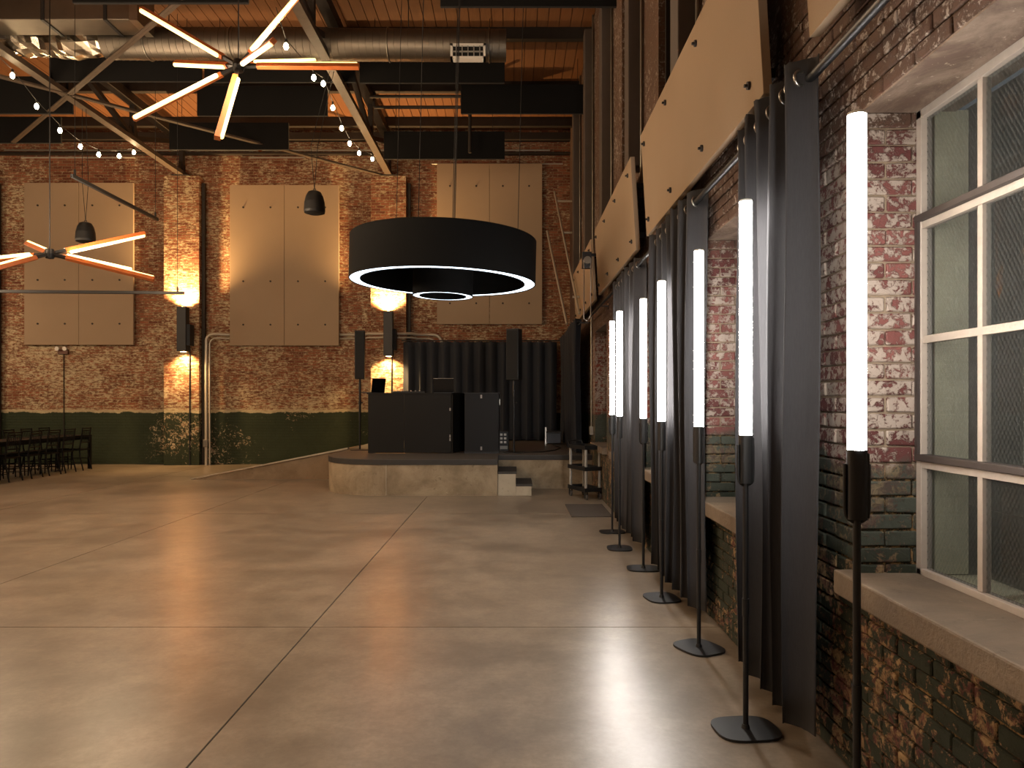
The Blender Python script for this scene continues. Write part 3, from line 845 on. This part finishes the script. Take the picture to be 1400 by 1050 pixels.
# ================================================================== SCONCES
def spot(name, loc, dirv, watt, col, ang, blend, parent, rad=.04):
    l = bpy.data.lights.new(name, 'SPOT'); l.energy = watt; l.color = col; l.spot_size = ang; l.spot_blend = blend; l.shadow_soft_size = rad
    o = bpy.data.objects.new(name, l); C.objects.link(o); o.parent = parent; o.location = Vector(loc)-worg(parent)
    o.rotation_euler = Vector(dirv).to_track_quat('-Z', 'Y').to_euler(); return o
def point(name, loc, watt, col, rad, parent):
    l = bpy.data.lights.new(name, 'POINT'); l.energy = watt; l.color = col; l.shadow_soft_size = rad
    o = bpy.data.objects.new(name, l); C.objects.link(o); o.parent = parent; o.location = Vector(loc)-worg(parent); return o
for (xc, label, top) in ((-7.52, 'black up-and-down wall sconce on the brick pilaster beside the silver conduit', 424), (-2.82, 'black up-and-down wall sconce on the brick pilaster beside the stage', 430)):
    z1 = H+(PY-top)*k; z0 = z1-1.02; yb = YE-.26
    t = thing('sconce', label, 'sconce', (xc, yb, z0), 'up-and-down wall sconces')
    MB().box(xc-.105, xc+.105, yb-.42, yb-.22, z0, z1).build('housing', 'black_plastic', t, bevel=.008)
    MB().box(xc+.0, xc+.12, yb-.22, yb, z0+.38, z0+.62).build('bracket', 'black_metal', t, bevel=.01)
    MB().prism([(xc+.105, yb-.38), (xc+.165, yb-.34), (xc+.165, yb-.12), (xc+.105, yb-.08)], z0+.14, z0+.62).build('driver_box', 'black_plastic', t)
    for (z, s_) in ((z1+.004, 1), (z0-.004, -1)):
        MB().cyl((xc, yb-.30, z), (xc, yb-.30, z+.004*s_), .06, 20).build('lens', 'lens_glow', t)
    spot('up_light', (xc-.06, yb-.17, z1+.0), (0, .06, 1), E_SCONCE, COL_SC, 2.4, 1.0, t)
    spot('down_light', (xc-.06, yb-.17, z0-.0), (0, .06, -1), E_SCONCE*.22, COL_SC, 2.4, 1.0, t)
    MB().cyl((xc+.02, yb-.02, 0 if xc < -5 else .6), (xc+.02, yb-.02, z0+.4), .014, 8).build('cable_conduit', 'black_metal', t)

# ================================================================== STAR CHANDELIERS
def strip(name, loc, d, f, ln, watt, parent):
    l = bpy.data.lights.new(name, 'AREA'); l.shape = 'RECTANGLE'; l.size = ln; l.size_y = .03; l.energy = watt; l.color = COL_WARM
    o = bpy.data.objects.new(name, l); C.objects.link(o); o.parent = parent; o.location = Vector(loc)-worg(parent)
    z = -f; x = d; y = z.cross(x); o.rotation_euler = Matrix((x, y, z)).transposed().to_euler(); return o
def chandelier(hub, sticks, label, watt=W_STAR, cord=7.5, name='star_chandelier', near=True, w_=1.0):
    hub = Vector(hub)
    t = thing(name, label, 'chandelier', hub, 'wooden stick chandeliers')
    MB().lathe([(0, -.07), (.05, -.06), (.065, 0), (.05, .06), (0, .07)], 16, hub).build('hub', 'black_metal', t)
    MB().cyl(hub, (hub.x, hub.y, cord), .007, 8).build('suspension_rod', 'black_metal', t)
    for (dv, fv, L) in sticks:
        d = Vector(dv).normalized(); f = Vector(fv); f = (f-d*f.dot(d)).normalized()
        st = MB().bar(hub+d*.20, hub+d*L, .05*w_, .055*w_, up=f).build('wooden_stick', 'wood_orange', t, bevel=.004)
        MB().bar(hub+d*.0, hub+d*.22, .035, .035, up=f).build('arm', 'black_metal', st)
        a, b = hub+d*.25+f*.032*w_, hub+d*(L-.03)+f*.032*w_
        MB().tube([a-d*.012, a, b, b+d*.012], [.012*w_, .023*w_, .023*w_, .012*w_], 12).build('led_tube', 'stick_glow', st)
        if near: strip('led_light', (a+b)/2+f*.026, d, f, (b-a).length, watt/len(sticks), t)
    if not near:
        for s_ in (-1, 1): point('fill_glow', hub+Vector((0, 0, .14*s_)), watt*(.2 if s_ > 0 else .8), COL_WARM, .30, t)  # hub lights of the added chandeliers, as warm fill
    return t
L = 1.3
def aim(hub, u, v, near, Lm=L):
    """stick end that shows at pixel (u, v), one stick length from the hub, nearer or farther than it"""
    r = Vector(((u-PX)/F, 1, (PY-v)/F)); h = Vector(hub)-Vector((0, 0, H))
    A, B, Cc = r.dot(r), r.dot(h), h.dot(h)-Lm*Lm; q = B*B-A*Cc
    s_ = (B+(-1 if near else 1)*math.sqrt(max(q, 0)))/A
    return r*s_-h
h1 = P(326, 90, 7.8)
st1 = [(aim(h1, 193, 12, False), (.3, -.6, -.8), L), (aim(h1, 183, 163, False), (.1, -1, -.1), L), (aim(h1, 297, 189, True), (1, .6, .3), L), (aim(h1, 434, -36, True), (.6, -.7, .2), L),
       (aim(h1, 491, 91, True), (0, .45, .9), L), (aim(h1, 432, 86, False), (0, -.7, .5), L), (aim(h1, 240, 86, False), (0, -.6, -.8), L), (aim(h1, 374, 56, True), (-.3, -.5, -.9), L)]
chandelier(h1, st1, 'star chandelier of wooden sticks with glowing tubes, high near the round duct')
h2 = P(68, 347, 9.4)
st2 = [(aim(h2, 198, 319, False), (0, -.5, -.9), L), (aim(h2, 180, 371, False), (0, -.8, .5), L), (aim(h2, 211, 382, True), (0, .6, .8), L), (aim(h2, -64, 361, False), (0, -.8, .4), L), (aim(h2, -66, 384, True), (0, .5, .9), L), (aim(h2, 36, 333, False), (0, .6, .8), L)]
chandelier(h2, st2, 'star chandelier of wooden sticks hanging low before the felt panel by the long table')
rng = random.Random(3)
for i, (x, y, z) in enumerate([(-5.8, 4.2, 4.4), (-5.5, -3.0, 4.4), (-9.8, 1.5, 4.2), (-7.1, 7.6, 4.4), (-9.6, 11.0, 4.1), (-13.2, 14.0, 3.9)]):  # added chandeliers out of view, placed to give the hall warm fill light
    ss = []
    for j in range(8):
        a = j*2.4+i; e = rng.uniform(-.7, .7); ss.append(((math.cos(a)*math.cos(e), math.sin(a)*math.cos(e), math.sin(e)), (0, -.3, -1 if j % 2 else 1), L))
    chandelier((x, y, z), ss, 'unseen star chandelier of wooden sticks added for warm fill light', cord=7.4, near=False)

# ================================================================== DRUM PENDANT
dc = Vector((-.895, 9.5, 3.03))
dp = thing('drum_pendant', 'huge black drum pendant with a glowing white ring and a smaller drum inside', 'pendant light', dc)
R, hh = 1.2, .56
MB().lathe([(1.05, .012), (1.05, hh-.03), (1.19, hh), (R, hh-.01), (R, 0), (R-.012, 0), (R-.012, .012), (1.062, .012), (1.062, 0), (1.05, 0), (1.05, .012)], 96, dc).build('outer_drum', 'matte_black', dp)
MB().lathe([(1.06, .012), (R-.012, .012)], 96, dc+Vector((0, 0, -.004))).build('light_ring', 'ring_glow', dp)
MB().lathe([(0, hh-.02), (1.06, hh-.02), (1.06, hh-.005), (0, hh-.005)], 64, dc).build('top_plate', 'matte_black', dp)
ic = dc+Vector((0, 0, -.175))
MB().lathe([(.295, .0), (.295, hh+.14), (.39, hh+.14), (.39, 0), (.383, 0), (.383, .01), (.305, .01), (.305, 0), (.295, 0)], 64, ic).build('inner_drum', 'matte_black', dp)
MB().lathe([(.304, .008), (.384, .008)], 64, ic).build('light_ring', 'ring_glow', dp)
MB().lathe([(0, .3), (.30, .3)], 32, ic).build('inner_baffle', 'matte_black', dp)
for (a, r_) in ((.3, 1.0), (2.4, 1.0), (4.5, 1.0), (1.35, .34), (3.2, .34), (5.2, .34)):
    x, y = dc.x+math.cos(a)*r_, dc.y+math.sin(a)*r_
    MB().cyl((x, y, dc.z+hh-.02), (x, y, ZD), .0045, 6).build('suspension_cable', 'cable_black', dp)
MB().cyl((dc.x+.12, dc.y, dc.z+hh-.02), (dc.x+.12, dc.y, ZD), .006, 8).build('power_cable', 'cable_black', dp)
dp.rotation_euler = (0, .024, 0)

# ================================================================== PENDANT SPEAKERS, LINEAR BARS, STRING LIGHTS
def pend_speaker(px, py, d, label, xch):
    c = P(px, py, d); t = thing('pendant_speaker', label, 'speaker', c, 'black pendant speakers')
    MB().lathe([(0, .19), (.05, .188), (.10, .165), (.135, .10), (.16, 0), (.168, -.13), (.16, -.165)], 28, c).build('shell', 'black_plastic', t)
    MB().lathe([(.16, -.163), (.10, -.185), (0, -.192)], 28, c).build('grille', 'grille_dark', t)
    MB().torus(c+Vector((0, 0, .205)), .02, .006, 'y', 14, 6).build('hook', 'black_metal', t)
    for dx in (-.06, .05): MB().tube([c+Vector((0, 0, .2)), c+Vector((dx, 0, .9)), (xch+dx*.6, c.y, ZC-.03)], .005, 6).build('cable', 'cable_black', t)
pend_speaker(430, 277, 11.7, 'black pendant speaker in front of the felt panel beside the drum light', -2.88)
pend_speaker(117, 318, 13.2, 'black pendant speaker in front of the felt panel above the long table', -7.72)
def linear(a, b, label, zt=ZC):
    a, b = Vector(a), Vector(b); t = thing('suspended_bar', label, 'bar', (a+b)/2, 'black suspended bars')
    MB().bar(a, b, .045, .05).build('bar', 'black_metal', t, bevel=.004)
    for f in (.03, .97):
        q = a+(b-a)*f; MB().cyl(q, (q.x, q.y, 7.85), .004, 6).build('wire', 'cable_black', t)
        MB().cyl(q+Vector((0, 0, .02)), q+Vector((0, 0, .10)), .016, 8).build('wire_grip', 'black_metal', t)
linear((-6.02, 10.0, 4.58), (-6.02, 12.42, 4.58), 'thin black suspended bar slanting past the lit pilaster above the low chandelier')
linear((-9.0, 12.0, 3.30), (-5.38, 12.0, 3.27), 'thin black suspended bar crossing below the low chandelier')

def string(pts, label, ends):
    pts = [Vector(q) for q in pts]; t = thing('string_light', label, 'string lights', pts[0], 'festoon strings')
    pth = [Vector(ends[0])]+[q+Vector((0, 0, .09)) for q in pts]+[Vector(ends[1])]
    MB().tube(pth, .006, 6).build('cable', 'cable_black', t)
    for q in pts:
        bo = MB().lathe([(0, -.05), (.018, -.045), (.032, -.02), (.034, 0), (.026, .022), (.015, .04)], 14, q).build('bulb', 'bulb_glow', t)
        MB().cyl(q+Vector((0, 0, .036)), q+Vector((0, 0, .095)), .017, 10).build('socket', 'black_plastic', bo)
def sp(lst, X): return [P(a, b, X/(a-PX)*F) for a, b in lst]
s1 = sp([(17, 103), (50, 145), (82, 178), (110, 200), (135, 211), (163, 213), (183, 208)], -7.85)
string(s1, 'string of bare bulbs draped below the truss over the long table', ((-7.8, 10.9, 6.78), (-7.8, 15.5, 6.78)))
s2 = sp([(391, 63), (429, 106), (442, 114), (455, 147), (467, 175), (478, 196), (491, 209), (509, 217)], -3.05)
string(s2, 'string of bare bulbs draped below the truss beside the drum light', ((-3.0, 9.3, 6.5), (-3.0, 16.2, 6.78)))

# ================================================================== DJ BOOTH AND STAGE GEAR
Z0 = ZST
bt = thing('dj_booth', 'black panelled booth standing on the stage', 'booth', (-1.8, 13.1, Z0))
for (a, b) in ((-2.53, -1.90), (-1.895, -1.07)): MB().box(a, b, 12.85, 12.88, Z0+.01, Z0+1.04).build('front_panel', 'booth_black', bt, bevel=.004)
MB().bar((-1.055, 12.86, Z0+.525), (-.86, 13.45, Z0+.525), .03, 1.03).build('side_panel', 'booth_black', bt)
MB().box(-2.53, -2.50, 12.88, 13.45, Z0+.01, Z0+1.04).build('side_panel', 'booth_black', bt)
m = MB(); m.prism([(-2.55, 12.84), (-1.06, 12.84), (-.86, 13.46), (-2.55, 13.46)], Z0+1.04, Z0+1.065); m.build('top', 'booth_black', bt, bevel=.004)
for z in (.22, .28, .75): MB().box(-1.10, -1.075, 12.843, 12.85, Z0+z, Z0+z+.05).build('hinge', 'steel', bt)
cs = thing('flight_case', 'black upright road case with two silver latches beside the booth', 'case', (-.53, 13.1, Z0))
MB().box(-.835, -.225, 12.85, 13.43, Z0+.02, Z0+1.055).build('body', 'case_black', cs, bevel=.012)
MB().box(-.84, -.22, 12.845, 13.435, Z0+1.05, Z0+1.07).build('lid', 'black_plastic', cs, bevel=.004)
MB().box(-.84, -.22, 12.845, 13.435, Z0, Z0+.03).build('base', 'black_plastic', cs)
for z in (.06, .97): MB().box(-.555, -.525, 12.835, 12.85, Z0+z, Z0+z+.06).build('latch', 'steel', cs)
MB().box(-.225, -.21, 12.95, 13.05, Z0+.85, Z0+.95).build('handle', 'steel', cs)
def laptop(x, y, rz, w_, ang, label):
    t = thing('laptop', label, 'laptop', (x, y, Z0+1.065), 'open laptops on the booth')
    a = part('keyboard_base', MB().box(-w_/2, w_/2, 0, .24, 0, .016).mesh('keyboard_base', 'laptop_grey'), t)
    h = MB(); h.bar((0, 0, .012), (0, -.25*math.sin(ang), .012+.25*math.cos(ang)), w_, .008, up=(0, 1, 0)); part('lid', h.mesh('lid', 'screen_dark'), t)
    part('screen', MB().bar((0, .006, .03), (0, .006-.23*math.sin(ang), .03+.22*math.cos(ang)), w_-.03, .003, up=(0, 1, 0)).mesh('screen', 'screen_dark'), a)
    part('lid_edge', MB().box(-w_/2, w_/2, -.25*math.sin(ang)-.006, -.25*math.sin(ang)+.004, .255, .262).mesh('lid_edge', 'grey_post'), t)
    t.rotation_euler = (0, 0, rz); return t
laptop(-1.22, 13.05, 0, .36, .12, 'dark open laptop standing on the booth in front of the black drape')
laptop(-2.40, 13.08, 1.0, .34, .15, 'dark open laptop angled on the booth in front of the lit pilaster')
mx = thing('dj_mixer', 'low black mixer lying on the booth between two laptops', 'mixer', (-1.9, 13.1, Z0+1.065))
MB().box(-2.12, -1.55, 12.98, 13.3, Z0+1.066, Z0+1.095).build('body', 'black_plastic', mx, bevel=.004)
for i in range(6): MB().cyl((-2.05+.08*i, 13.1, Z0+1.095), (-2.05+.08*i, 13.1, Z0+1.112), .014, 10).build('knob', 'grey_post', mx)
def column_speaker(x, d, w_, z0, z1, rz, label):
    t = thing('column_speaker', label, 'speaker', (x, d, Z0), 'black column speakers on poles')
    part('base_plate', MB().prism(squircle(.18, .18), 0, .012).mesh('base_plate', 'black_metal'), t)
    part('pole', MB().cyl((0, 0, .01), (0, 0, z0-Z0+.05), .017, 12).cyl((0, 0, .55), (0, 0, z0-Z0-.02), .022, 12).mesh('pole', 'black_metal'), t)
    part('clamp', MB().cyl((0, 0, .86), (0, 0, .92), .03, 10).cyl((.02, -.01, .89), (.06, -.01, .89), .012, 8).mesh('clamp', 'black_metal'), t)
    b = part('cabinet', MB().box(-w_/2, w_/2, -.09, .12, z0-Z0, z1-Z0).mesh('cabinet', 'black_plastic'), t)
    bv = b.modifiers.new('edge', 'BEVEL'); bv.width = .012; bv.segments = 2
    part('grille', MB().box(-w_/2+.012, w_/2-.012, -.098, -.088, z0-Z0+.02, z1-Z0-.02).mesh('grille', 'grille_dark'), b)
    part('rim', MB().box(-w_/2, w_/2, -.09, .12, z1-Z0, z1-Z0+.01).mesh('rim', 'black_metal'), b)
    t.rotation_euler = (0, 0, rz)
column_speaker(-2.87, 13.8, .18, 1.91, 2.81, .1, 'black column speaker on a pole beside the lit pilaster on the stage')
column_speaker(.035, 13.05, .23, 1.87, 2.77, -.35, 'black column speaker on a pole in front of the black stage drape')
pd = thing('power_rack', 'small black equipment rack with white connectors on the stage floor', 'rack', (-.13, 13.6, Z0))
MB().box(-.24, -.06, 13.55, 13.75, Z0, Z0+.36).build('body', 'black_plastic', pd, bevel=.006)
for r in range(3):
    for c_ in range(2): MB().box(-.22+.07*c_, -.175+.07*c_, 13.535, 13.55, Z0+.14+.07*r, Z0+.18+.07*r).build('connector', 'white_metal', pd)
MB().box(-.225, -.08, 13.54, 13.55, Z0+.03, Z0+.09).build('label_plate', 'grey_post', pd)
ac = thing('amp_case', 'dark grey equipment case on the stage by the black drapes', 'case', (.92, 15.6, Z0))
MB().box(.74, 1.04, 15.5, 15.85, Z0+.02, Z0+.24).build('body', 'laptop_grey', ac, bevel=.01)
MB().box(.73, 1.05, 15.49, 15.86, Z0+.24, Z0+.28).build('lid', 'black_plastic', ac, bevel=.006)
MB().box(.70, .735, 15.55, 15.7, Z0, Z0+.36).build('handle', 'steel', ac)
pts = [(.05, 13.2, Z0+.008), (.25, 13.0, Z0+.008), (.55, 13.15, Z0+.008), (.8, 13.6, Z0+.008), (.95, 14.3, Z0+.008), (.85, 15.3, Z0+.008)]
tag(MB().tube(pts, .009, 6).build('stage_cable', 'cable_black', org=pts[0]), 'black cable lying across the stage deck', 'cable')

# ================================================================== CART AND MAT
ct = thing('utility_cart', 'black three-shelf utility cart with pale posts beside the stage', 'cart', (1.13, 11.35, 0))
cl, cw = .60, .30
for (z, nm) in ((.12, 'shelf'), (.44, 'shelf'), (.76, 'shelf')):
    m = MB().box(-cl/2, cl/2, -cw/2, cw/2, z, z+.025)
    for (a, b, c_, d_) in ((-cl/2, cl/2, -cw/2, -cw/2+.012), (-cl/2, cl/2, cw/2-.012, cw/2), (-cl/2, -cl/2+.012, -cw/2, cw/2), (cl/2-.012, cl/2, -cw/2, cw/2)): m.box(a, b, c_, d_, z+.02, z+.06)
    part(nm, m.mesh(nm, 'black_plastic'), ct)
for sx in (-1, 1):
    for sy in (-1, 1):
        x, y = sx*(cl/2-.035), sy*(cw/2-.035)
        part('post', MB().cyl((x, y, .14), (x, y, .78), .022, 12).mesh('post', 'grey_post'), ct)
        cso = part('caster', MB().cyl((x, y-.014, .045), (x, y+.014, .045), .045, 16).mesh('caster', 'rubber'), ct)
        part('fork', MB().box(x-.02, x+.02, y-.024, y-.018, .03, .12).box(x-.02, x+.02, y+.018, y+.024, .03, .12).mesh('fork', 'black_metal'), cso)
part('handle', MB().tube([(-cl/2, -cw/2+.03, .80), (-cl/2-.05, -cw/2+.03, .87), (-cl/2-.05, cw/2-.03, .87), (-cl/2, cw/2-.03, .80)], .011, 8).mesh('handle', 'black_plastic'), ct)
ct.rotation_euler = (0, 0, -1.2)
mt = MB().box(.765, 1.30, 9.42, 10.55, 0.001, .012).build('floor_mat', 'rug', org=(1.03, 10, 0), bevel=.004); tag(mt, 'flat grey-brown floor mat lying in front of the black cart', 'mat')

# ================================================================== LONG TABLE AND CHAIRS
tb = thing('long_table', 'long black banquet table lined with chairs by the brick wall', 'table', (-9.7, 13.9, 0))
for (a, b) in ((11.6, 13.9), (13.905, 16.25)): MB().box(-10.08, -9.33, a, b, .715, .75).build('tabletop', 'table_black', tb, bevel=.005)
MB().box(-10.02, -9.39, 11.66, 16.19, .655, .715).build('apron', 'table_black', tb)
for x in (-10.05, -9.36):
    for y in (11.65, 16.21): MB().box(x-.03, x+.03, y-.03, y+.03, 0, .715).build('leg', 'table_black', tb)
def make_chair():
    t = thing('chiavari_chair', '', 'chair')
    def add(nm, m): part(nm, m.mesh(nm, 'dark_wood_chair'), t)
    add('seat', MB().box(-.2, .2, -.195, .195, .43, .46))
    for sy in (-1, 1):
        add('leg', MB().tube([(-.175, sy*.17, .43), (-.19, sy*.175, 0)], [.014, .011], 8))
        add('leg', MB().tube([(.25, sy*.175, 0), (.18, sy*.17, .30), (.17, sy*.17, .46), (.235, sy*.17, .92)], [.013, .015, .015, .013], 8))
        for z in (.15, .25): add('stretcher', MB().cyl((-.185, sy*.172, z), (.2, sy*.172, z), .008, 6))
    for z in (.18, .28): add('stretcher', MB().cyl((-.185, -.17, z), (-.185, .17, z), .008, 6))
    for z, x in ((.905, .233), (.86, .226), (.60, .19)): add('back_rail', MB().cyl((x, -.18, z), (x, .18, z), .011, 8))
    for i in range(6):
        y = -.125+.05*i; add('spindle', MB().cyl((.19, y, .60), (.227, y, .87), .006, 6))
    return t
ch = make_chair(); first = True
for ci, y in enumerate((12.4, 13.0, 13.62, 14.2, 14.77, 15.3, 15.88)):
    for side in (1, -1):
        o = ch if first else copy_tree(ch); first = False
        o.location = (-9.47 if side > 0 else -9.95, y+(0 if side > 0 else .02)+rnd.uniform(-.02, .02), 0); o.rotation_euler = (0, 0, (0 if side > 0 else PI)+rnd.uniform(-.06, .06))
        od = ['seventh', 'sixth', 'fifth', 'fourth', 'third', 'second', 'first'][ci]
        tag(o, 'black spindle-back chair, %s from the brick wall on the %s side of the long table' % (od, 'open' if side > 0 else 'far'), 'chair',
            'chairs on the open-floor side' if side > 0 else 'chairs on the far side')

# ================================================================== ODDS AND ENDS
gl = thing('slanted_rail', 'slanted silver rail with stand-off bars high beside the black stage drape', 'rail', P(792, 430, 12.6))
a, b = P(758, 262, 16.9), P(792, 429, 12.6)
MB().tube([a, b], .022, 8).build('rail', 'alu', gl)
for py in (275, 318, 406):
    lo_, hi_ = 0.0, 1.0
    for _ in range(40):
        mid_ = (lo_+hi_)/2; q = a.lerp(b, mid_); v_ = PY-F*(q.z-H)/q.y
        if v_ < py: lo_ = mid_
        else: hi_ = mid_
    e_ = XR if py < 400 else q.x+.06
    MB().cyl((q.x if py < 400 else q.x-.06, q.y, q.z), (e_, q.y, q.z), .022, 8).build('stand_off', 'alu', gl)
gl2 = MB().tube([P(748, 316, 16.9), P(775, 443, 14.2)], .026, 8).build('slanted_pole', 'alu', org=P(775, 443, 14.2)); tag(gl2, 'thin grey pole slanting up above the black stage drapes', 'pole')
hs = thing('chain_hoist', 'small hand chain hoist with a hanging chain loop between the beige boards', 'hoist', (1.11, 10.66, 3.6))
c = P(803, 356, 10.66)
MB().cyl(c+Vector((0, -.04, 0)), c+Vector((0, .04, 0)), .055, 20).build('wheel', 'galvanised', hs)
MB().box(c.x-.07, c.x+.07, c.y+.05, c.y+.16, c.z-.1, c.z+.14).build('body', 'black_metal', hs, bevel=.01)
lp = [c+Vector((.05*math.cos(t_), 0, .05*math.sin(t_))) for t_ in (PI, PI*.75, PI/2, PI*.25, 0)]
MB().tube([Vector((c.x-.05, c.y, c.z-.85))]+lp+[Vector((c.x+.05, c.y, c.z-.8)), Vector((c.x, c.y, c.z-.88)), Vector((c.x-.05, c.y, c.z-.85))], .009, 6).build('chain', 'steel', hs)
MB().bar((c.x, c.y+.1, c.z+.1), (XR, c.y+.1, c.z+.1), .04, .04).build('bracket', 'black_metal', hs)
wc = thing('conduit_drop', 'vertical silver conduit with a small box on the side wall beside the stage drape', 'pipe', (XR-.03, 12.34, .95))
MB().cyl((XR-.03, 12.34, 1.05), (XR-.03, 12.34, 3.3), .016, 8).build('pipe', 'galvanised', wc)
MB().box(XR-.06, XR-.002, 12.28, 12.40, .93, 1.07).build('outlet_box', 'grey_post', wc, bevel=.004)
q = P(88, 481, YE)
em = thing('emergency_light', 'small twin-head emergency light on the brick wall below the felt panel', 'emergency light', (q.x, YE, q.z))
MB().box(q.x-.12, q.x+.12, YE-.07, YE-.003, q.z-.06, q.z+.05).build('housing', 'wood_dark', em, bevel=.006)
for s_ in (-1, 1): MB().tube([(q.x+s_*.09, YE-.08, q.z+.07), (q.x+s_*.09, YE-.15, q.z+.065)], [.03, .05], 12).build('lamp_head', 'white_metal', em)
MB().cyl((q.x, YE-.02, .0), (q.x, YE-.02, q.z-.05), .012, 6).build('conduit', 'dark_steel', em)
